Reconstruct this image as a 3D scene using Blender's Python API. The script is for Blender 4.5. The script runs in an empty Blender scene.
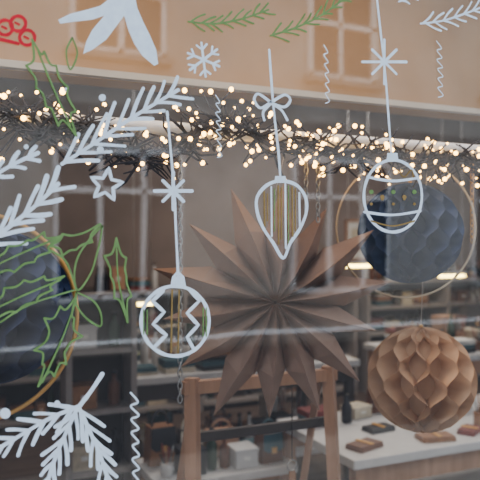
import bpy, bmesh, math, random
from mathutils import Vector, Matrix
random.seed(7)
sc=bpy.context.scene
# ---------------------------------------------------------------- helpers
A=math.radians(24); FPX=480*50/36
C=Vector((-0.61,-1.37,1.5))
FW=Vector((math.sin(A),math.cos(A),0)); RT=Vector((math.cos(A),-math.sin(A),0)); UPV=Vector((0,0,1))
def ray(px,py): return FW+RT*((px-240)/FPX)+UPV*((240-py)/FPX)
def U(px,py,Y):
    d=ray(px,py); return C+d*((Y-C.y)/d.y)
def lin(c):
    o=[]
    for v in c:
        v/=255.0
        o.append(v/12.92 if v<=0.04045 else ((v+0.055)/1.055)**2.4)
    return (o[0],o[1],o[2],1)
def mat(name,col,rough=0.6,metal=0.0,ns=20,amt=0.15,emis=0,ecol=None,trans=0.0,bump=0.0):
    m=bpy.data.materials.new(name); m.use_nodes=True
    nt=m.node_tree; b=nt.nodes['Principled BSDF']
    tc=nt.nodes.new('ShaderNodeTexCoord'); n=nt.nodes.new('ShaderNodeTexNoise'); n.inputs['Scale'].default_value=ns; n.inputs['Detail'].default_value=4
    nt.links.new(tc.outputs['Object'],n.inputs['Vector'])
    r=nt.nodes.new('ShaderNodeValToRGB'); l=lin(col)
    r.color_ramp.elements[0].position=0.3; r.color_ramp.elements[1].position=0.7
    r.color_ramp.elements[0].color=(l[0]*(1-amt),l[1]*(1-amt),l[2]*(1-amt),1)
    r.color_ramp.elements[1].color=(min(1,l[0]*(1+amt)),min(1,l[1]*(1+amt)),min(1,l[2]*(1+amt)),1)
    nt.links.new(n.outputs['Fac'],r.inputs['Fac']); nt.links.new(r.outputs['Color'],b.inputs['Base Color'])
    b.inputs['Roughness'].default_value=rough; b.inputs['Metallic'].default_value=metal
    if emis:
        b.inputs['Emission Color'].default_value=lin(ecol or col); b.inputs['Emission Strength'].default_value=emis
    if trans:
        out=nt.nodes['Material Output']; tl=nt.nodes.new('ShaderNodeBsdfTranslucent'); mx=nt.nodes.new('ShaderNodeMixShader')
        nt.links.new(r.outputs['Color'],tl.inputs['Color']); mx.inputs[0].default_value=trans
        nt.links.new(b.outputs[0],mx.inputs[1]); nt.links.new(tl.outputs[0],mx.inputs[2]); nt.links.new(mx.outputs[0],out.inputs[0])
    return m
def wood(name,c1,c2,scale=3,rot=(0,0,0),st=(1,12,12)):
    m=bpy.data.materials.new(name); m.use_nodes=True; nt=m.node_tree; b=nt.nodes['Principled BSDF']
    tc=nt.nodes.new('ShaderNodeTexCoord'); mp=nt.nodes.new('ShaderNodeMapping'); mp.inputs['Scale'].default_value=st
    n=nt.nodes.new('ShaderNodeTexNoise'); n.inputs['Scale'].default_value=scale; n.inputs['Detail'].default_value=6
    r=nt.nodes.new('ShaderNodeValToRGB'); r.color_ramp.elements[0].color=lin(c1); r.color_ramp.elements[1].color=lin(c2)
    r.color_ramp.elements[0].position=0.3; r.color_ramp.elements[1].position=0.7
    nt.links.new(tc.outputs['Object'],mp.inputs[0]); nt.links.new(mp.outputs[0],n.inputs['Vector']); nt.links.new(n.outputs['Fac'],r.inputs['Fac']); nt.links.new(r.outputs['Color'],b.inputs['Base Color'])
    b.inputs['Roughness'].default_value=0.55
    return m
class B:
    def __init__(s): s.bm=bmesh.new(); s.mats=[]
    def mi(s,m):
        if m not in s.mats: s.mats.append(m)
        return s.mats.index(m)
    def face(s,vs,m,smooth=False):
        f=s.bm.faces.new(vs); f.material_index=s.mi(m); f.smooth=smooth; return f
    def poly(s,pts,m):
        return s.face([s.bm.verts.new(p) for p in pts],m)
    def box(s,c,d,m,rz=0,taper=1.0,rx=0):
        c=Vector(c); R=Matrix.Rotation(rz,3,'Z')@Matrix.Rotation(rx,3,'X'); v=[]
        for z in (-1,1):
            k=taper if z>0 else 1
            for x,y in((-1,-1),(1,-1),(1,1),(-1,1)):
                v.append(s.bm.verts.new(c+R@Vector((x*d[0]/2*k,y*d[1]/2*k,z*d[2]/2))))
        for q in((3,2,1,0),(4,5,6,7),(0,1,5,4),(1,2,6,5),(2,3,7,6),(3,0,4,7)): s.face([v[i] for i in q],m)
    def tube(s,pts,r,m,seg=8,closed=False,smooth=True):
        pts=[Vector(p) for p in pts]; n=len(pts); rings=[]
        rr=r if isinstance(r,(list,tuple)) else [r]*n
        ref=None
        for i,p in enumerate(pts):
            if closed: t=pts[(i+1)%n]-pts[i-1]
            else: t=pts[min(i+1,n-1)]-pts[max(i-1,0)]
            if t.length<1e-9: t=Vector((0,0,1))
            t.normalize()
            if ref is None: ref=Vector((0,0,1)) if abs(t.z)<0.8 else Vector((1,0,0))
            a=ref-t*ref.dot(t)
            if a.length<1e-4: a=t.orthogonal()
            a.normalize(); b=t.cross(a); ref=a
            rings.append([s.bm.verts.new(p+(a*math.cos(2*math.pi*k/seg)+b*math.sin(2*math.pi*k/seg))*rr[i]) for k in range(seg)])
        for i in range(n if closed else n-1):
            r0=rings[i]; r1=rings[(i+1)%n]
            for k in range(seg): s.face([r0[k],r0[(k+1)%seg],r1[(k+1)%seg],r1[k]],m,smooth)
        if not closed:
            s.face(rings[0][::-1],m); s.face(rings[-1],m)
    def lathe(s,prof,c,m,seg=20):
        c=Vector(c); rings=[]
        for r,z in prof:
            rings.append([s.bm.verts.new(c+Vector((max(r,1e-4)*math.cos(2*math.pi*k/seg),max(r,1e-4)*math.sin(2*math.pi*k/seg),z))) for k in range(seg)])
        for i in range(len(rings)-1):
            for k in range(seg): s.face([rings[i][k],rings[i][(k+1)%seg],rings[i+1][(k+1)%seg],rings[i+1][k]],m,True)
        s.face(rings[0][::-1],m); s.face(rings[-1],m)
    def ball(s,c,r,m,u=8,v=6):
        prof=[(r*math.sin(math.pi*i/v),-r*math.cos(math.pi*i/v)) for i in range(v+1)]
        s.lathe(prof,c,m,u)
    def obj(s,name,parent=None,bevel=0,origin=None):
        me=bpy.data.meshes.new(name)
        s.bm.normal_update(); s.bm.to_mesh(me); s.bm.free()
        for m in s.mats: me.materials.append(m)
        ob=bpy.data.objects.new(name,me); sc.collection.objects.link(ob)
        if parent: ob.parent=parent
        if bevel:
            md=ob.modifiers.new('bevel','BEVEL'); md.width=bevel; md.segments=2; md.limit_method='ANGLE'
        return ob
def empty(name):
    e=bpy.data.objects.new(name,None); sc.collection.objects.link(e); return e
# ---------------------------------------------------------------- materials
M_wall=mat('plaster_grey',(140,126,118),0.9,ns=3,amt=0.12)
M_ceil=mat('ceiling_paint',(146,134,126),0.9,ns=2,amt=0.06)
M_refl=mat('reflection_tan',(196,158,120),0.85,ns=1.6,amt=0.16)  # warm tone of the window reflection, put into a wall colour
M_trim=mat('trim_paint',(212,202,190),0.6,ns=10,amt=0.04)
M_floor=wood('floor_boards',(78,64,56),(110,92,80),2,st=(1,9,1))
M_woodl=wood('pale_wood',(164,126,100),(192,152,124),3,st=(8,8,1))
M_white=mat('white_laminate',(206,204,202),0.5,amt=0.04)
M_shelf=mat('grey_laminate',(156,148,144),0.6,amt=0.05)
M_greyb=mat('grey_brown_top',(62,53,49),0.5,amt=0.08)
M_black=mat('black_metal',(30,29,32),0.4,amt=0.1)
M_steel=mat('brushed_steel',(170,168,165),0.3,0.8,amt=0.05)
M_rail=mat('rail_grey',(232,232,236),0.45,0.0,amt=0.04)
M_brass=mat('brass_hoop',(214,164,92),0.4,0.2,amt=0.05)
M_paleh=mat('pale_hoop',(206,186,158),0.4,0.2,amt=0.05)
M_paint=mat('white_window_paint',(222,236,254),0.8,ns=60,amt=0.05)
M_green=mat('green_window_paint',(118,152,98),0.8,ns=60,amt=0.14)
M_red=mat('red_window_paint',(206,50,64),0.8,ns=60,amt=0.12)
M_gold=mat('gold_window_paint',(150,128,84),0.7,ns=60,amt=0.12)
M_star=mat('brown_paper',(164,134,116),0.85,ns=12,amt=0.08,trans=0.22)
M_navy=mat('navy_tissue',(52,64,100),0.95,ns=8,amt=0.08,trans=0.05)
M_blue=mat('slate_blue_tissue',(68,82,116),0.95,ns=8,amt=0.08,trans=0.08)
M_kraft=mat('kraft_tissue',(210,172,138),0.95,ns=8,amt=0.08,trans=0.2)
M_twig=mat('dark_twig',(48,42,48),0.8,ns=40,amt=0.2)
M_bulb=mat('warm_bulb',(255,206,130),0.4,emis=10,ecol=(255,200,112))
M_thread=mat('thread',(190,180,170),0.8)
M_tan=mat('tan_leather',(150,106,72),0.5,ns=30); M_cog=mat('cognac_leather',(112,72,50),0.5,ns=30)
M_bk=mat('black_leather',(36,34,38),0.45,ns=30); M_cream=mat('cream_leather',(206,194,172),0.6,ns=30)
M_teal=mat('teal_leather',(62,92,100),0.5,ns=30); M_redl=mat('red_leather',(126,54,48),0.5,ns=30)
M_paper=mat('paper_white',(228,226,220),0.8); M_glassg=mat('bottle_green',(60,80,62),0.15)
M_lamp=mat('linear_lamp_glow',(255,226,150),0.4,emis=16,ecol=(255,224,130))
M_fac=mat('facade_stucco',(190,186,180),0.9,ns=1.5,amt=0.12); M_facd=mat('facade_stone',(150,146,142),0.9,ns=2,amt=0.1)
M_fwin=mat('facade_window_dark',(60,66,74),0.15,amt=0.1); M_fframe=mat('facade_window_frame',(242,242,242),0.6,amt=0.03)
M_asph=mat('asphalt',(92,92,96),0.9,ns=30); M_pave=mat('paving',(148,144,140),0.9,ns=8)
# glass
mg=bpy.data.materials.new('shop_window_glass'); mg.use_nodes=True; nt=mg.node_tree; nt.nodes.clear()
o=nt.nodes.new('ShaderNodeOutputMaterial'); mx=nt.nodes.new('ShaderNodeMixShader'); tr=nt.nodes.new('ShaderNodeBsdfTransparent'); gl=nt.nodes.new('ShaderNodeBsdfGlossy')
gl.inputs['Roughness'].default_value=0.014; mx.inputs[0].default_value=0.185; tr.inputs['Color'].default_value=(0.96,0.97,0.98,1)
tcg=nt.nodes.new('ShaderNodeTexCoord'); ng=nt.nodes.new('ShaderNodeTexNoise'); ng.inputs['Scale'].default_value=1.6; bpn=nt.nodes.new('ShaderNodeBump'); bpn.inputs['Strength'].default_value=0.10; bpn.inputs['Distance'].default_value=0.02
nt.links.new(tcg.outputs['Object'],ng.inputs['Vector']); nt.links.new(ng.outputs['Fac'],bpn.inputs['Height']); nt.links.new(bpn.outputs[0],gl.inputs['Normal'])
nt.links.new(tr.outputs[0],mx.inputs[1]); nt.links.new(gl.outputs[0],mx.inputs[2]); nt.links.new(mx.outputs[0],o.inputs[0])

# ---------------------------------------------------------------- room shell
X0,X1,YB,H=-1.8,6.2,4.5,2.62
def _sh(b,name,c):
    ob=b.obj(name); ob.location=c; return ob
def shell(name,c,d,m):
    b=B(); b.box((0,0,0),d,m); return _sh(b,name,c)
shell('floor',((X0+X1)/2,YB/2,-0.05),(X1-X0+0.2,YB+0.2,0.1),M_floor)
shell('ceiling',((X0+X1)/2,YB/2,H+0.35),(X1-X0+0.2,YB+0.2,0.1),M_ceil)
shell('wall_back',((X0+X1)/2,YB+0.05,1.46),(X1-X0+0.2,0.1,2.92),M_wall)
shell('wall_left',(X0-0.05,YB/2,1.46),(0.1,YB,2.92),M_wall)
shell('wall_right',(X1+0.05,YB/2,1.46),(0.1,YB,2.92),M_wall)
shell('baseboard_back',((X0+X1)/2,YB-0.01,0.06),(X1-X0,0.02,0.12),M_trim)
YREF=0.62
zb=U(240,92,YREF).z
shell('wall_reflection_standin',((X0+X1)/2,YREF+0.06,(zb+2.92)/2),(X1-X0,0.10,2.92-zb),M_refl)  # added wall, stands in for the warm reflection across the top
b=B(); b.box((0,0,0),(X1-X0,0.03,0.020),M_trim); _sh(b,'standin_edge',((X0+X1)/2,YREF-0.004,zb+0.012))  # pale line of the reflection, added as a strip along that wall
# window
w=empty('window_1')
b=B(); b.poly([(X0+0.1,0,0.35),(X1-0.1,0,0.35),(X1-0.1,0,2.8),(X0+0.1,0,2.8)],mg); b.obj('glass_pane',w)
b=B()
b.box(((X0+X1)/2,0,0.31),(X1-X0,0.12,0.08),M_black); b.box(((X0+X1)/2,0,2.84),(X1-X0,0.12,0.08),M_black)
b.box((X0+0.05,0,1.57),(0.1,0.12,2.46),M_black); b.box((X1-0.05,0,1.57),(0.1,0.12,2.46),M_black)
b.obj('frame',w,bevel=0.005)
shell('wall_front',((X0+X1)/2,0,0.135),(X1-X0+0.2,0.14,0.27),M_facd)

# ---------------------------------------------------------------- street outside (seen reflected in the glass)
shell('street_pavement',(4,-1.6,-0.06),(34,2.9,0.1),M_pave)
shell('street_road',(4,-5.2,-0.1),(34,4.2,0.1),M_asph)
shell('street_sidewalk',(4,-7.75,-0.06),(34,0.8,0.1),M_pave)
b=B(); FY=-8.5
b.box((4,FY-0.3,4.5),(34,0.6,9.0),M_fac)
b.box((4,FY+0.05,3.35),(34,0.22,0.22),M_facd); b.box((4,FY+0.06,0.3),(34,0.16,0.6),M_facd)
for i in range(7):
    x=-9.9+i*3.9
    for zc,hh in ((5.15,1.7),(7.6,1.6)):
        b.box((x,FY+0.01,zc),(1.35,0.06,hh),M_fwin)
        for dx in(-0.67,0,0.67): b.box((x+dx,FY+0.05,zc),(0.08,0.08,hh+0.08),M_fframe)
        for dz in(-hh/2,0.05,hh/2): b.box((x,FY+0.05,zc+dz),(1.42,0.08,0.08),M_fframe)
        b.box((x,FY+0.1,zc-hh/2-0.1),(1.6,0.22,0.1),M_facd)
    b.box((x,FY+0.01,1.75),(1.9,0.06,2.2),M_fwin)
    for dx in(-0.95,-0.3,0.35,0.95): b.box((x+dx,FY+0.05,1.75),(0.07,0.08,2.26),M_fframe)
    for dz in(-1.1,0.5,1.1): b.box((x,FY+0.05,1.75+dz),(1.95,0.08,0.08),M_fframe)
b.obj('street_building')

# ---------------------------------------------------------------- window painting
class Paint:
    n=0
    def __init__(s): s.b=B()
    def P(s,p):
        v=U(p[0],p[1],0.0); return Vector((v.x,v.z))
    def stroke(s,pts,w=3.6,m=M_paint,smooth=True,closed=False,wob=0.08):
        if m is M_green: w*=0.85
        q=[s.P(p) for p in pts]
        if closed: q=q+[q[0]]
        out=[]
        if smooth and len(q)>2:
            for i in range(len(q)-1):
                if closed: p0=q[i-1] if i>0 else q[-2]; p3=q[i+2] if i+2<len(q) else q[1]
                else: p0=q[max(i-1,0)]; p3=q[min(i+2,len(q)-1)]
                p1=q[i];p2=q[i+1]
                for k in range(6):
                    t=k/6; out.append(0.5*((2*p1)+(p2-p0)*t+(2*p0-5*p1+4*p2-p3)*t*t+(3*p1-p0-3*p2+p3)*t**3))
            out.append(q[-1])
        else:
            for i in range(len(q)-1):
                for k in range(4): out.append(q[i].lerp(q[i+1],k/4))
            out.append(q[-1])
        Paint.n+=1; y=-0.0012-0.00001*Paint.n
        hw=w*0.00225/2; L=[];R=[]; ph=random.random()*6; T=[];HH=[]
        N=len(out)
        for i,p in enumerate(out):
            if closed and i in(0,N-1): t=out[1]-out[-2]
            else: t=out[min(i+1,N-1)]-out[max(i-1,0)]
            if t.length<1e-9: t=Vector((1,0))
            t.normalize(); nn=Vector((-t.y,t.x)); h=hw*(1+wob*math.sin(i*0.5+ph)+random.uniform(-wob,wob)*0.3)
            L.append(p+nn*h); R.append(p-nn*h); T.append(t); HH.append(h)
        bm=s.b.bm
        V=lambda p: bm.verts.new((p.x,y,p.y))
        Lv=[V(p) for p in L]; Rv=[V(p) for p in R]
        for i in range(N-1): s.b.face([Lv[i],Rv[i],Rv[i+1],Lv[i+1]],m)
        if not closed:
            for e,sg in((0,-1),(N-1,1)):
                c=out[e]; t=T[e]; nn=Vector((-t.y,t.x)); h=HH[e]
                arc=[V(c+nn*h*math.cos(a*math.pi/6)+t*sg*h*math.sin(a*math.pi/6)) for a in range(1,6)]
                s.b.face([Lv[e]]+arc+[Rv[e]],m)
    def dot(s,p,r,m=M_paint):
        s.fill([(p[0]+r*math.cos(a*math.pi/7),p[1]+r*math.sin(a*math.pi/7)) for a in range(14)],m)
    def fill(s,pts,m=M_paint):
        Paint.n+=1; y=-0.0012-0.00001*Paint.n
        s.b.face([s.b.bm.verts.new((q.x,y,q.y)) for q in [s.P(p) for p in pts]],m)
    def done(s,name,parent=None): return s.b.obj(name,parent)
def ell(cx,cy,rx,ry,n=24,a0=0): return [(cx+rx*math.cos(2*math.pi*k/n+a0),cy+ry*math.sin(2*math.pi*k/n+a0)) for k in range(n)]
def aster(p,c,r,n=8,w=3.4,rot=0,m=M_paint):
    for k in range(n//2):
        a=rot+math.pi*k/(n/2); rr=r*(1.1 if k%2==0 else 0.85)
        p.stroke([(c[0]-rr*math.cos(a),c[1]-rr*math.sin(a)),(c[0]+rr*math.cos(a),c[1]+rr*math.sin(a))],w,m)
# bauble with zigzags
p=Paint()
p.stroke([(167,112),(170,145),(174,190),(176,235),(178,276)],2.6)
aster(p,(173,191),17,8,3.4,rot=math.pi/2)
p.fill([(172,276),(184,276),(186,287),(170,287)]); p.stroke([(174,276),(178,273),(183,277)],2.5)
p.stroke(ell(175,321,34,35),3.6,closed=True)
p.stroke([(163,291),(152,301),(164,312),(153,324),(166,335),(155,346)],3.6,smooth=False)
p.stroke([(189,289),(199,301),(187,313),(198,325),(187,337),(193,348)],3.6,smooth=False)
for x in(143.5,147): p.stroke([(x,310),(x,334)],1.6,M_green)
for x in(172,179): p.stroke([(x,290),(x-1,353)],1.6,M_gold)
for x in(203,206): p.stroke([(x,308),(x,336)],1.6,M_green)
p.done('painted_round_bauble')
# teardrop
p=Paint()
p.stroke([(269,50),(271,80),(274,115),(278,150),(280,176)],2.8)
p.stroke([(270,102),(258,94),(254,100),(260,108),(270,103),(284,95),(290,100),(284,107),(271,103)],3.0)
p.stroke([(270,104),(263,112),(264,120)],3.0); p.stroke([(272,104),(281,110),(287,120)],3.0)
p.fill([(275,176),(285,176),(287,183),(274,183)])
p.stroke([(281,181),(267,185),(257,197),(257,212),(263,228),(273,243),(283,258),(290,243),(300,228),(306,212),(305,197),(296,185)],3.6,closed=True)
for i,(x,y0,y1) in enumerate(((264,192,226),(271,187,236),(278,186,244),(285,184,248),(292,187,236),(299,193,226))):
    p.stroke([(x,y0),(x+0.5,y1)],2.2 if i%2 else 1.8,M_paint if i%2 else M_gold)
    if i<5: p.stroke([(x+3.2,y0+2),(x+3.2,y1-5)],1.4,M_green if i%2 else M_gold)
p.done('painted_teardrop_bauble')
# right bauble
p=Paint()
p.stroke([(376,-6),(380,30),(385,75),(388,115),(391,154)],2.8)
aster(p,(384,62),20,8,3.2,rot=math.pi/2)
p.fill([(387,153),(397,153),(398,161),(386,161)])
p.stroke(ell(392.5,196,29,36),3.6,closed=True)
p.stroke([(367,177),(392,181),(418,178)],3.0); p.stroke([(364,212),(392,215),(420,211)],3.0)
p.stroke([(371,221),(392,226),(414,221)],1.8,M_gold)
for i,x in enumerate((371,382,393,404,414)): p.dot((x,192+(i%2)*5),2.2,M_gold if i%2 else M_green); p.dot((x,204-(i%2)*5),1.5,M_gold)
p.stroke([(398,170),(404,177),(411,170),(413,177)],1.6,M_gold)
p.done('painted_round_bauble.001')
# mistletoe leaves
p=Paint()
p.fill([(118,-8),(100,6),(86,10),(70,14),(58,20),(60,24),(74,22),(92,20),(104,16),(92,30),(86,42),(83,54),(92,50),(106,40),(118,24),(124,16),(128,30),(134,44),(142,56),(154,66),(158,64),(156,50),(150,36),(143,22),(137,8),(134,-8)])
p.done('painted_mistletoe_leaves')
def sprig(p,spine,n,ln,w,m=M_paint,ang=38,both=True,sw=None,tp=0.3):
    p.stroke(spine,sw or w,m)
    q=[Vector(a) for a in spine]
    cum=[0]
    for i in range(len(q)-1): cum.append(cum[-1]+(q[i+1]-q[i]).length)
    for k in range(n):
        s=cum[-1]*(k+0.3)/(n); i=0
        while i<len(q)-2 and cum[i+1]<s: i+=1
        t=(s-cum[i])/(cum[i+1]-cum[i]); pt=q[i].lerp(q[i+1],t); d=(q[i+1]-q[i]).normalized()
        for sg in((-1,1) if both else (1,)):
            a=math.radians(ang+random.uniform(-6,6))*sg; c,s2=math.cos(a),math.sin(a)
            dd=Vector((d.x*c-d.y*s2,d.x*s2+d.y*c)); l=ln*random.uniform(0.8,1.1)*(1-tp*k/n)
            ps=pt+d*random.uniform(-2,2); mid=ps+dd*l*0.55+Vector((-dd.y,dd.x))*random.uniform(-1.0,1.0); end=ps+dd*l
            p.stroke([tuple(ps),tuple(mid),tuple(end)],w*random.uniform(0.85,1.1),m)
p=Paint(); sprig(p,[(62,164),(90,146),(130,119),(158,102),(178,90)],9,38,3.3,ang=34,tp=.4); p.done('painted_fir_branch')
p=Paint(); sprig(p,[(-20,250),(10,226),(35,206),(58,184)],6,38,4.0,ang=31,sw=3.6)
sprig(p,[(-10,178),(14,164),(38,153)],3,18,3.4,ang=32); p.done('painted_fir_branch.001')
p=Paint(); p.stroke([(102,374),(90,392),(76,410)],4.2)
sprig(p,[(78,406),(50,418),(22,434),(-8,452)],6,31,3.5,ang=32)
sprig(p,[(77,408),(66,432),(56,455),(46,486)],6,28,3.5,ang=27)
sprig(p,[(79,408),(90,432),(100,455),(110,486)],6,28,3.5,ang=27)
p.done('painted_fir_branch.002')
p=Paint(); sprig(p,[(188,22),(215,24),(242,19),(268,10)],8,17,2.2,M_green,ang=34); p.done('painted_fir_branch.003')
p=Paint(); sprig(p,[(270,36),(295,28),(320,16),(345,-2)],8,17,2.2,M_green,ang=34); p.done('painted_fir_branch.004')
p=Paint(); sprig(p,[(420,24),(442,21),(464,14),(490,4)],7,17,2.4,ang=34)
sprig(p,[(398,2),(410,-2),(424,-8)],3,10,2.2); p.done('painted_fir_branch.005')
# five point star
p=Paint(); st=[]
for k in range(10):
    a=-math.pi/2+0.15+k*math.pi/5; r=17 if k%2==0 else 7.5; st.append((106+r*math.cos(a),185+r*math.sin(a)))
p.stroke(st,3.2,smooth=False,closed=True); p.done('painted_star')
# snowflake
p=Paint(); c=(203,60)
for k in range(6):
    a=k*math.pi/3+0.4; e=(c[0]+17*math.cos(a),c[1]+17*math.sin(a)); p.stroke([c,e],2.6)
    mpt=(c[0]+10*math.cos(a),c[1]+10*math.sin(a))
    for s_ in(-0.8,0.8): p.stroke([mpt,(mpt[0]+7*math.cos(a+s_),mpt[1]+7*math.sin(a+s_))],2.2)
p.done('painted_snowflake')
p=Paint()
for d in((102,98,3.6),(100,150,3.6),(57,403,3.0),(5,413,5.5),(66,90,2.2),(26,147,2.5)): p.dot(d[:2],d[2])
p.done('painted_snow_dots')
def squig(name,x,y0,y1,amp,w,m=M_paint,n=9):
    p=Paint(); pts=[]
    for k in range(n*2+1):
        t=k/(n*2); pts.append((x+amp*(1 if k%2 else -1)*random.uniform(0.7,1)+2*t,y0+(y1-y0)*t+(2.0 if k%2 else -0.5)))
    p.stroke(pts,w,m); p.done(name)
squig('painted_curled_ribbon',217,96,158,2.5,1.2,n=7); squig('painted_curled_ribbon',325,46,104,2.2,1.2,n=6)
squig('painted_curled_ribbon',438,42,98,3,1.3,n=6); squig('painted_curled_ribbon',134,393,486,4.0,2.0,n=7)
# red berries
p=Paint()
for c in((5,28),(18,24),(27,38)): p.stroke(ell(c[0],c[1],7.5,7.5,12),2.8,M_red,closed=True); p.stroke([(c[0]-3,c[1]-1),(c[0]+1,c[1]+1)],2.0,M_red)
p.stroke([(-8,38),(6,41),(18,44)],3.0,M_red); p.done('painted_red_berries')
def spiny(p,pts,w=2.2,m=M_green):
    cx=sum(q[0] for q in pts)/len(pts); cy=sum(q[1] for q in pts)/len(pts)
    for i in range(len(pts)-1):
        a=Vector(pts[i]); b_=Vector(pts[i+1]); mid=(a+b_)/2; mid=mid+(Vector((cx,cy))-mid)*0.22
        p.stroke([tuple(a),tuple(mid),tuple(b_)],w,m)
p=Paint()
spiny(p,[(32,40),(26,66),(36,88),(46,108),(58,126),(76,136),(76,112),(68,88),(56,66),(44,52),(32,40)])
p.stroke([(38,52),(52,86),(70,126)],2.0,M_green)
p.stroke([(72,38),(66,52),(70,70),(77,54),(72,38)],1.8,M_green)
p.done('painted_holly_leaves')
p=Paint()
spiny(p,[(-14,262),(8,246),(28,240),(44,232),(62,236),(50,252),(34,262),(14,272),(-12,278)])
p.stroke([(-10,268),(24,252),(58,238)],2.0,M_green)
spiny(p,[(50,246),(62,234),(80,234),(100,224),(92,242),(76,250),(62,256),(50,246)])
spiny(p,[(-14,306),(4,288),(24,280),(44,276),(64,276),(52,290),(36,302),(16,312),(-10,322)])
p.stroke([(-8,310),(26,294),(60,280)],2.0,M_green)
p.stroke([(102,226),(92,236),(78,256),(74,276),(78,290),(90,274),(96,256),(100,240),(102,226)],2.0,M_green)
p.stroke([(76,292),(76,304),(86,318),(100,326),(100,312),(92,300),(76,292)],2.0,M_green)
spiny(p,[(76,296),(60,306),(44,318),(48,336),(34,350),(42,364),(38,386),(54,376),(66,364),(66,350),(82,336),(74,318),(76,296)])
p.stroke([(76,300),(62,338),(42,382)],2.0,M_green)
spiny(p,[(116,238),(104,256),(110,276),(114,298),(127,322),(131,296),(126,276),(126,258),(116,238)])
p.stroke([(116,244),(118,280),(126,316)],1.8,M_green)
p.stroke([(50,250),(66,262),(76,290)],2.0,M_green); p.stroke([(0,322),(30,304),(74,290)],2.0,M_green)
p.done('painted_holly_leaves.001')

# ---------------------------------------------------------------- curtain rail
YR=0.25
zr=U(240,134,YR).z
e=empty('display_rail')
b=B(); b.tube([(X0+0.02,YR,zr),(X1-0.02,YR,zr)],0.019,M_rail,16)
b.obj('rail_tube',e)
b=B()
for x in(-1.4,2.4,5.0):
    b.tube([(x,YR,zr),(x,YR,2.92)],0.006,M_rail,8)
b.obj('rail_hangers',e)
# ---------------------------------------------------------------- fairy light garland
e=empty('fairy_light_garland')
ctrl=[(-30,98),(0,106),(30,126),(55,134),(85,126),(118,150),(150,158),(185,142),(215,122),(245,128),(280,148),(315,142),(350,160),(380,152),(420,162),(455,160),(500,168)]
def cat(q,per):
    out=[]
    for i in range(len(q)-1):
        p0=q[max(i-1,0)];p1=q[i];p2=q[i+1];p3=q[min(i+2,len(q)-1)]
        for k in range(per):
            t=k/per; out.append(0.5*((2*p1)+(p2-p0)*t+(2*p0-5*p1+4*p2-p3)*t*t+(3*p1-p0-3*p2+p3)*t**3))
    out.append(q[-1]); return out
path=cat([U(px,py,YR-0.05+0.02*math.sin(i*2)) for i,(px,py) in enumerate(ctrl)],12)
b=B(); b.tube(path,0.0034,M_twig,5)
path2=[q+Vector((0,0.02*math.sin(i*0.35),0.024*math.cos(i*0.35))) for i,q in enumerate(path)]
b.tube(path2,0.003,M_twig,5)
bulbs=B(); nb=0
for i,q in enumerate(path):
    px_t=i/len(path)
    dense=(px_t<0.42)
    bunch=0.55+0.45*math.sin(i*0.22+1)
    for j in range(3):
        d=Vector((random.choice((-1,1))*random.uniform(0.4,1),random.uniform(-0.6,0.6),random.gauss(0,0.65)))
        d.normalize(); L=random.uniform(0.035,0.10)
        s0=q+Vector((random.uniform(-0.012,0.012),0,random.uniform(-0.014,0.014)))
        k=Vector((random.uniform(-1,1),random.uniform(-.5,.5),random.uniform(-1,1)))*0.012
        p1=s0+d*L*0.55+k; p2=s0+d*L
        if p2.y<0.06: continue
        r0=random.uniform(0.0018,0.0030)+0.0018*bunch
        b.tube([s0,p1,p2],[r0,r0*0.85,r0*0.6],M_twig,5)
        if random.random()<(0.26 if dense else 0.60):
            r=random.choice((0.0036,0.0046,0.0056,0.0068))
            bulbs.tube([p2-d*0.004,p2+d*0.002],0.0024,M_twig,5)
            bulbs.ball(p2+d*0.005,r,M_bulb,8,6); nb+=1
b.obj('twigs',e); bulbs.obj('bulbs',e)
# ---------------------------------------------------------------- paper star
ctr=U(275,302,YR+0.08); R=0.340; NP=14; TH=math.radians(17)
SX=Vector((math.cos(TH),-math.sin(TH),0)); SN=Vector((math.sin(TH),math.cos(TH),0))
b=B()
for k in range(NP):
    a=2*math.pi*(k+0.35)/NP; da=math.pi/NP
    rr=R*(1+0.06*math.sin(k*2.3)+0.03*math.cos(k*5))
    def pt(r,ang,y): return ctr+SX*(r*math.cos(ang))+SN*y+Vector((0,0,r*math.sin(ang)))
    tip=pt(rr,a+random.uniform(-0.02,0.02),0.0)
    for sgn in(-1,1):
        c0=pt(0.004,a,sgn*0.012)
        rid1=pt(rr*0.30,a,sgn*0.050); rid2=pt(rr*0.62,a,sgn*0.046)
        l1=pt(rr*0.30,a-da,sgn*0.006); r1=pt(rr*0.30,a+da,sgn*0.006)
        l2=pt(rr*0.58,a-da*0.98,sgn*0.003); r2=pt(rr*0.58,a+da*0.98,sgn*0.003)
        for q in((c0,l1,rid1),(c0,rid1,r1),(l1,l2,rid2,rid1),(rid1,rid2,r2,r1),(l2,tip,rid2),(rid2,tip,r2)):
            b.poly(q,M_star)
    b.poly([pt(0.004,a,-0.02),pt(rr*0.28,a,-0.070),pt(rr*0.55,a,-0.064),pt(rr*0.86,a,-0.014),pt(rr*0.60,a+da*0.12,-0.035),pt(rr*0.3,a+da*0.15,-0.035)],M_star)
    g=a+da
    b.poly([pt(0.004,g,-0.015),pt(rr*0.25,g,-0.040),pt(rr*0.50,g+0.02,-0.032),pt(rr*0.60,g,0.0),pt(rr*0.3,g-0.03,0.0)],M_star)
star=empty('paper_star'); b.obj('folded_paper',star)
b=B(); b.tube([ctr+Vector((0,0,R*0.9)),(ctr.x,YR+0.01,zr-0.02)],0.0012,M_thread,5); b.obj('hanging_thread',star)
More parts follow.
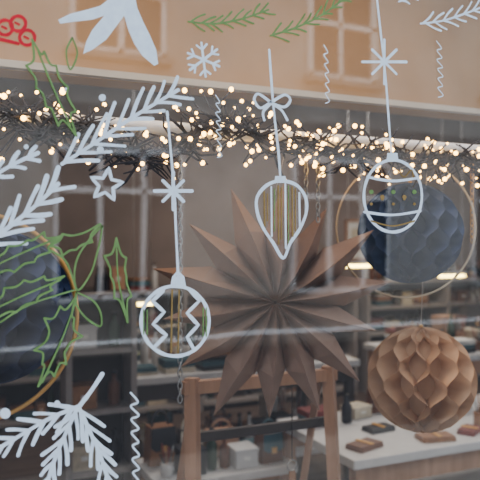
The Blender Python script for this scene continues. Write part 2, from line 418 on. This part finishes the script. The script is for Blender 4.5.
# ---------------------------------------------------------------- honeycomb balls
def honeycomb(name,c,R,m,N=28,rows=12,off=0.0):
    e=empty(name); b=B(); da=2*math.pi/N; S=rows*6
    for i in range(N):
        sg=1 if i%2 else -1; prev=None
        for s in range(S+1):
            lat=-math.pi/2+math.pi*s/S
            ph=(s/6.0)
            tri=max(-1,min(1,1.25*math.cos(math.pi*ph)))
            th=off+i*da+sg*da*0.49*tri
            ro=R*math.cos(lat); z=R*0.97*math.sin(lat)
            v0=b.bm.verts.new(c+Vector((ro*0.45*math.cos(th),ro*0.45*math.sin(th),z*0.96)))
            v2=b.bm.verts.new(c+Vector((ro*math.cos(th),ro*math.sin(th),z)))
            if prev: b.face([prev[0],prev[1],v2,v0],m,True)
            prev=(v0,v2)
    b.lathe([(R*0.56*math.sin(math.pi*k/14),-R*0.92*math.cos(math.pi*k/14)) for k in range(15)],c,m,24)
    b.obj('tissue_cells',e)
    b=B(); b.tube([c+Vector((0,0,R*0.95)),(c.x,YR,zr-0.018)],0.0012,M_thread,5)
    b.lathe([(0.006,0),(0.006,0.01)],c+Vector((0,0,R*0.96)),M_brass,8)
    b.obj('hanging_thread',e)
    return e
honeycomb('honeycomb_paper_ball',U(-10,306,0.27),0.185,M_navy,28,10)
cb=U(410,233,0.30); honeycomb('honeycomb_paper_ball',cb,0.160,M_blue,26,9,0.1)
honeycomb('honeycomb_paper_ball',U(421,379,0.28),0.165,M_kraft,22,8,0.05)
def hoop(name,c,r,m,t=0.004,th=0.0):
    e=empty(name); b=B(); ex=Vector((math.cos(th),-math.sin(th),0))
    b.tube([c+ex*(r*math.cos(2*math.pi*k/72))+Vector((0,0,r*math.sin(2*math.pi*k/72))) for k in range(72)],t,m,8,closed=True); b.obj('ring',e)
    b=B(); b.tube([c+Vector((0,0,r)),(c.x,YR-0.02,max(zr,c.z+r+0.002))],0.0012,M_thread,5); b.obj('hanging_thread',e)
hoop('metal_hoop',U(-32,318,0.27),0.242,M_brass,0.0055,0.1)
hoop('metal_hoop',U(406,228,0.29),0.213,M_paleh,0.0034,0.42)
def chain(name,px,py0,py1,Y,m=M_steel):
    p0=U(px,py0,Y); p1=U(px,py1,Y); b=B(); n=max(2,int((p0.z-p1.z)/0.017))
    for k in range(n):
        c=Vector((p0.x,Y,p0.z-0.017*k)); ax=Vector((1,0,0)) if k%2 else Vector((0,1,0))
        b.tube([c+ax*0.006*math.cos(t*math.pi/5)+Vector((0,0,0.0115*math.sin(t*math.pi/5))) for t in range(10)],0.0018,m,5,closed=True)
    return b.obj(name)
chain('hanging_chain',318,152,228,YR); chain('hanging_chain',306,152,215,YR); chain('hanging_chain',472,164,250,YR,M_brass)
chain('hanging_chain',180,143,412,YR+0.02)

# ---------------------------------------------------------------- interior furniture
def table(name,x0,x1,y0,y1,h,top,leg,shelf=False):
    e=empty(name); b=B(); b.box(((x0+x1)/2,(y0+y1)/2,h-0.02),(x1-x0,y1-y0,0.04),top); b.obj('top',e,bevel=0.004)
    b=B()
    for x in(x0+0.05,x1-0.05):
        for y in(y0+0.05,y1-0.05): b.box((x,y,(h-0.04)/2),(0.05,0.05,h-0.04),leg)
    b.box(((x0+x1)/2,y0+0.05,h-0.09),(x1-x0-0.1,0.025,0.09),leg); b.box(((x0+x1)/2,y1-0.05,h-0.09),(x1-x0-0.1,0.025,0.09),leg)
    b.obj('legs',e)
    if shelf:
        b=B(); b.box(((x0+x1)/2,(y0+y1)/2,0.22),(x1-x0-0.06,y1-y0-0.06,0.025),top); b.obj('lower_shelf',e)
    return e
def bag(name,x,y,z,w,h,d,m,m2,rz=0,strap=True):
    b=B(); R=Matrix.Rotation(rz,3,'Z'); c=Vector((x,y,z))
    b.box((x,y,z+h/2),(w,d,h),m,rz,taper=0.86)
    f=[(-w*0.45,-d*0.47,h*1.0),(w*0.45,-d*0.47,h*1.0),(w*0.47,-d*0.53,h*0.5),(w*0.3,-d*0.55,h*0.4),(-w*0.3,-d*0.55,h*0.4),(-w*0.47,-d*0.53,h*0.5)]
    b.poly([c+R@Vector(q) for q in f],m2)
    b.box(c+R@Vector((0,-d*0.57,h*0.45)),(0.03,0.01,0.03),M_brass,rz)
    if strap: b.tube([c+R@Vector((w*0.3*math.cos(t*math.pi/10),0,h*0.98+h*0.4*math.sin(t*math.pi/10))) for t in range(11)],0.008,m2,6)
    return b.obj(name,bevel=0.008)
def bottle(name,x,y,z,h,r,m):
    b=B(); b.lathe([(r*0.9,0),(r,h*0.05),(r,h*0.6),(r*0.4,h*0.75),(r*0.35,h*0.92)],(x,y,z),m); b.lathe([(r*0.45,h*0.92),(r*0.45,h)],(x,y,z),M_black,12); return b.obj(name)
def carton(name,x,y,z,w,d,h,m,rz=0):
    b=B(); b.box((x,y,z+h*0.4),(w,d,h*0.8),m,rz); b.box((x,y,z+h*0.88),(w*1.05,d*1.05,h*0.22),m,rz); b.box((x,y,z+h*0.5),(w*0.3,d*1.02,h*0.2),M_paper,rz); return b.obj(name,bevel=0.003)
def book_stack(name,x,y,z,n,s=1.0):
    b=B(); ms=[M_paper,M_teal,M_redl,M_tan,M_black,M_cream]; zz=z
    for k in range(n):
        t=random.uniform(0.02,0.04)*s; b.box((x,y,zz+t/2),(0.22*s,0.16*s,t*0.96),ms[k%6] if k%2 else random.choice(ms),random.uniform(-.25,.25)); zz+=t
    return b.obj(name)
def jar(name,x,y,z,h=0.12,r=0.045,m=M_white):
    b=B(); b.lathe([(r*.85,0),(r,h*.1),(r,h*.95),(r*.9,h)],(x,y,z),m)
    for k in range(6):
        a=k*1.05; b.tube([(x+r*.4*math.cos(a),y+r*.4*math.sin(a),z+h*.9),(x+r*1.1*math.cos(a),y+r*1.1*math.sin(a),z+h*1.8+0.02*(k%3))],0.004,random.choice((M_woodl,M_black,M_redl,M_steel)),6)
    return b.obj(name)
def wallet(name,x,y,z,m,rz=0,w=0.2,d=0.1):
    b=B(); b.box((x,y,z+0.007),(w,d,0.014),m,rz); b.box((x,y,z+0.019),(w*0.98,d*0.96,0.008),m,rz); b.box((x+0.0,y,z+0.026),(0.02,d,0.005),M_brass,rz); return b.obj(name,bevel=0.002)
# workbench near the window, right
xb0=U(350,470,0.95).x
table('workbench',xb0,2.6,0.92,1.62,0.60,M_white,M_woodl,True)
zt=0.60
wallet('leather_wallet',xb0+0.14,1.05,zt,M_cog,0.3,0.15,0.09); wallet('leather_wallet',xb0+0.50,1.02,zt,M_tan,-0.2,0.16,0.09)
wallet('leather_wallet',xb0+0.35,1.24,zt,M_bk,0.1,0.14,0.08); carton('gift_box',xb0+0.66,1.36,zt,0.14,0.11,0.07,M_cream,0.3)
jar('tool_jar',xb0+0.52,1.22,zt,0.08,0.03); bag('handbag',xb0+0.95,1.40,zt,0.2,0.14,0.09,M_bk,M_cog,0.3)
book_stack('book_stack',xb0+0.14,1.46,zt,3,0.7); jar('tool_jar',xb0+0.84,1.10,zt,0.07,0.03,M_tan)
carton('gift_box',xb0+0.40,1.50,zt,0.12,0.10,0.06,M_cream,0.2); bottle('glass_bottle',xb0+0.29,1.42,zt,0.14,0.025,M_bk)
wallet('leather_wallet',xb0+0.72,1.04,zt,M_redl,0.5,0.12,0.08); bag('handbag',xb0+0.56,1.53,zt,0.13,0.12,0.06,M_cog,M_bk)
def fill_row(x0,x1,y,z,seed,hmax=0.3,sc_=1.0):
    rnd=random.Random(seed); x=x0
    while x<x1:
        k=rnd.choice(('bag','bag','box','bottle','bottle','jar','jar','book')); ms=[M_tan,M_cog,M_bk,M_cream,M_teal,M_white,M_bk,M_bk,M_woodl,M_greyb]
        m=rnd.choice(ms); h=hmax*rnd.uniform(0.5,1.0)
        if k=='bag': w_=rnd.uniform(.12,.2); bag('handbag',x+w_/2,y,z,w_,h*0.62,0.10,m,rnd.choice(ms),rnd.uniform(-.15,.15)); x+=w_+0.02
        elif k=='box': w_=rnd.uniform(.07,.14); carton('gift_box',x+w_/2,y,z,w_,0.12,h*0.6,m); x+=w_+0.02
        elif k=='bottle': bottle('glass_bottle',x+0.03,y,z,h*0.8,0.026,rnd.choice((M_glassg,M_cog,M_bk,M_white))); x+=0.065
        elif k=='jar': jar('tool_jar',x+0.05,y,z,h*0.35,0.032,m); x+=0.10
        else: book_stack('book_stack',x+0.11,y,z,rnd.randint(2,5),0.8); x+=0.22
table('worktable',0.15,1.75,2.1,2.8,0.76,M_white,M_greyb,True)
fill_row(0.2,1.55,2.22,0.76,3,.26); fill_row(0.25,1.55,2.44,0.76,14,.32); fill_row(0.25,1.55,2.67,0.76,4,.42)
fill_row(0.25,1.5,2.3,0.2325,23,.36); fill_row(0.3,1.5,2.55,0.2325,24,.42)
table('craft_table',2.15,3.9,1.95,2.65,0.76,M_white,M_woodl)
fill_row(2.2,3.7,2.07,0.76,8,0.24); fill_row(2.2,3.7,2.28,0.76,18,0.32); fill_row(2.25,3.7,2.5,0.76,11,0.42)
# low bench behind the stand with boxes and bags
table('low_bench',0.25,0.95,1.45,1.85,0.42,M_white,M_woodl)
fill_row(0.28,0.85,1.56,0.42,41,0.26); fill_row(0.28,0.85,1.74,0.42,42,0.34)
def shelving(name,x0,x1,h,levels,y0=YB-0.42,m=M_shelf,seed=1):
    e=empty(name); b=B(); y1=YB-0.03; yc=(y0+y1)/2
    for x in(x0,x1,(x0+x1)/2): b.box((x,yc,h/2),(0.03,y1-y0,h),m)
    for k in range(levels+1): b.box(((x0+x1)/2,yc,0.06+(h-0.08)*k/levels),(x1-x0,y1-y0,0.025),m)
    b.box(((x0+x1)/2,y1-0.005,h/2),(x1-x0,0.01,h),M_greyb)
    b.obj('carcass',e)
    for k in range(levels+1):
        zz=0.06+(h-0.08)*k/levels+0.013; half=(x1-x0)/2
        for s in(0,1): fill_row(x0+s*half+0.05,x0+s*half+half-0.24,yc-0.03,zz,seed*31+k*7+s,(h/levels)*0.85 if k<levels else 0.34)
shelving('shelving_unit',-0.3,1.3,1.08,3,seed=2); shelving('shelving_unit',1.45,3.05,1.0,3,seed=5); shelving('shelving_unit',3.2,5.2,1.10,4,seed=9)
def picture(name,x,z,w_,h_,m):
    b=B(); y=YB-0.015
    for sx in(-1,1): b.box((x+sx*w_/2,y,z),(0.02,0.03,h_+0.02),M_woodl)
    for sz in(-1,1): b.box((x,y,z+sz*h_/2),(w_,0.03,0.02),M_woodl)
    b.box((x,y+0.006,z),(w_,0.01,h_),M_paper); b.box((x,y,z),(w_*0.6,0.008,h_*0.6),m); b.obj(name)
picture('framed_picture',3.35,1.5,0.3,0.4,M_cream); picture('framed_picture',4.5,1.5,0.4,0.3,M_woodl)
# wooden display stand
e=empty('wooden_display_stand'); YS=0.62
pl=U(192,378,YS); pr=U(328,378,YS); zt=pl.z
b=B(); wv=0.045
b.tube([(pl.x,YS,zt),(pl.x-0.01,YS-0.06,0)],wv/2*1.2,M_woodl,4,smooth=False); b.tube([(pr.x,YS,zt),(pr.x+0.03,YS-0.06,0)],wv/2*1.2,M_woodl,4,smooth=False)
b.tube([(pl.x+0.02,YS+0.02,zt-0.02),(pl.x+0.0,YS+0.4,0)],wv/2*.7,M_woodl,4,smooth=False); b.tube([(pr.x-0.02,YS+0.02,zt-0.02),(pr.x-0.04,YS+0.28,0)],wv/2*.7,M_woodl,4,smooth=False)
b.obj('legs',e)
b=B(); b.box(((pl.x+pr.x)/2,YS,zt-0.03),(pr.x-pl.x+0.06,0.03,0.04),M_woodl); b.box(((pl.x+pr.x)/2,YS-0.02,zt-0.5),(pr.x-pl.x+0.05,0.025,0.04),M_woodl); b.obj('crossbars',e)
b=B(); b.box(((pl.x+pr.x)/2,YS+0.0,zt-0.19),(pr.x-pl.x+0.0,0.02,0.03),M_greyb); b.obj('dark_rail',e)
k=U(292,460,YS-0.05); b=B()
b.tube([(k.x,k.y,zt-0.04),(k.x,k.y,k.z)],0.0015,M_black,5)
b.tube([Vector((k.x,k.y,k.z-0.018))+Vector((0.018*math.cos(t*math.pi/8),0,0.018*math.sin(t*math.pi/8))) for t in range(16)],0.0025,M_steel,6,closed=True)
b.box((k.x,k.y,k.z-0.07),(0.022,0.006,0.07),M_tan); b.obj('keyring')
# tall cabinet left with cubbies
e=empty('display_shelf'); b=B(); q0=U(112,300,1.7); q1=U(178,300,1.7); xc=(q0.x+q1.x)/2-0.16; wd=q1.x-q0.x
q0.x-=0.16; q1.x-=0.16
for x in(q0.x,q1.x): b.box((x,2.0,0.62),(0.03,0.18,1.24),M_shelf)
b.box((xc,2.085,0.62),(wd,0.01,1.24),M_greyb)
for zz in(0.05,0.35,0.65,0.95,1.22): b.box((xc,2.0,zz),(wd,0.18,0.025),M_shelf)
b.obj('frame',e)
for i,zz in enumerate((0.363,0.663,0.963)):
    carton('gift_box',xc-0.08,2.0,zz,0.12,0.12,0.12,(M_cream,M_tan,M_white)[i]); bottle('glass_bottle',xc+0.08,2.0,zz,0.17,0.03,(M_bk,M_cog,M_glassg)[i])
# linear pendant lamps
for nm,px,py,yy,ln in (('linear_pendant_lamp',358,266,3.2,0.24),('linear_pendant_lamp',452,276,3.6,0.3),('linear_pendant_lamp',142,304,3.4,0.16)):
    q=U(px,py,yy); e=empty(nm); b=B(); b.box((q.x,yy,q.z),(ln,0.03,0.018),M_lamp); b.obj('diffuser',e)
    b=B(); b.box((q.x,yy,q.z+0.022),(ln+0.02,0.045,0.024),M_white)
    for s_ in(-ln*0.4,ln*0.4): b.tube([(q.x+s_,yy,q.z+0.03),(q.x+s_,yy,2.92)],0.002,M_white,5)
    b.obj('housing',e)
# ---------------------------------------------------------------- lights
def area(name,loc,rot,sx,sy,pw,col):
    l=bpy.data.lights.new(name,'AREA'); l.shape='RECTANGLE'; l.size=sx; l.size_y=sy; l.energy=pw; l.color=col
    o=bpy.data.objects.new(name,l); sc.collection.objects.link(o); o.location=loc; o.rotation_euler=rot; return o
area('ceiling_light',(2.2,2.7,2.88),(0,0,0),3.5,1.2,66,(1,0.91,0.82))
area('added_warm_wash',(-0.1,0.12,2.85),(math.radians(-38),0,0),2.8,0.12,25,(1,0.76,0.50))  # added unseen lamp, washes the upper wall in warm light
world=bpy.data.worlds.new('World'); sc.world=world; world.use_nodes=True; bg=world.node_tree.nodes['Background']
bg.inputs[0].default_value=(0.82,0.90,1.0,1); bg.inputs[1].default_value=2.5
try: sc.view_settings.look='AgX - Medium High Contrast'
except Exception: pass
# ---------------------------------------------------------------- camera
cd=bpy.data.cameras.new('Camera'); cd.lens=50; cd.sensor_width=36; cam=bpy.data.objects.new('Camera',cd); sc.collection.objects.link(cam)
cam.location=C; cam.rotation_euler=(math.radians(90),0,-A); sc.camera=cam
cd.clip_start=0.05; cd.dof.use_dof=True; cd.dof.focus_distance=1.6; cd.dof.aperture_fstop=3.2
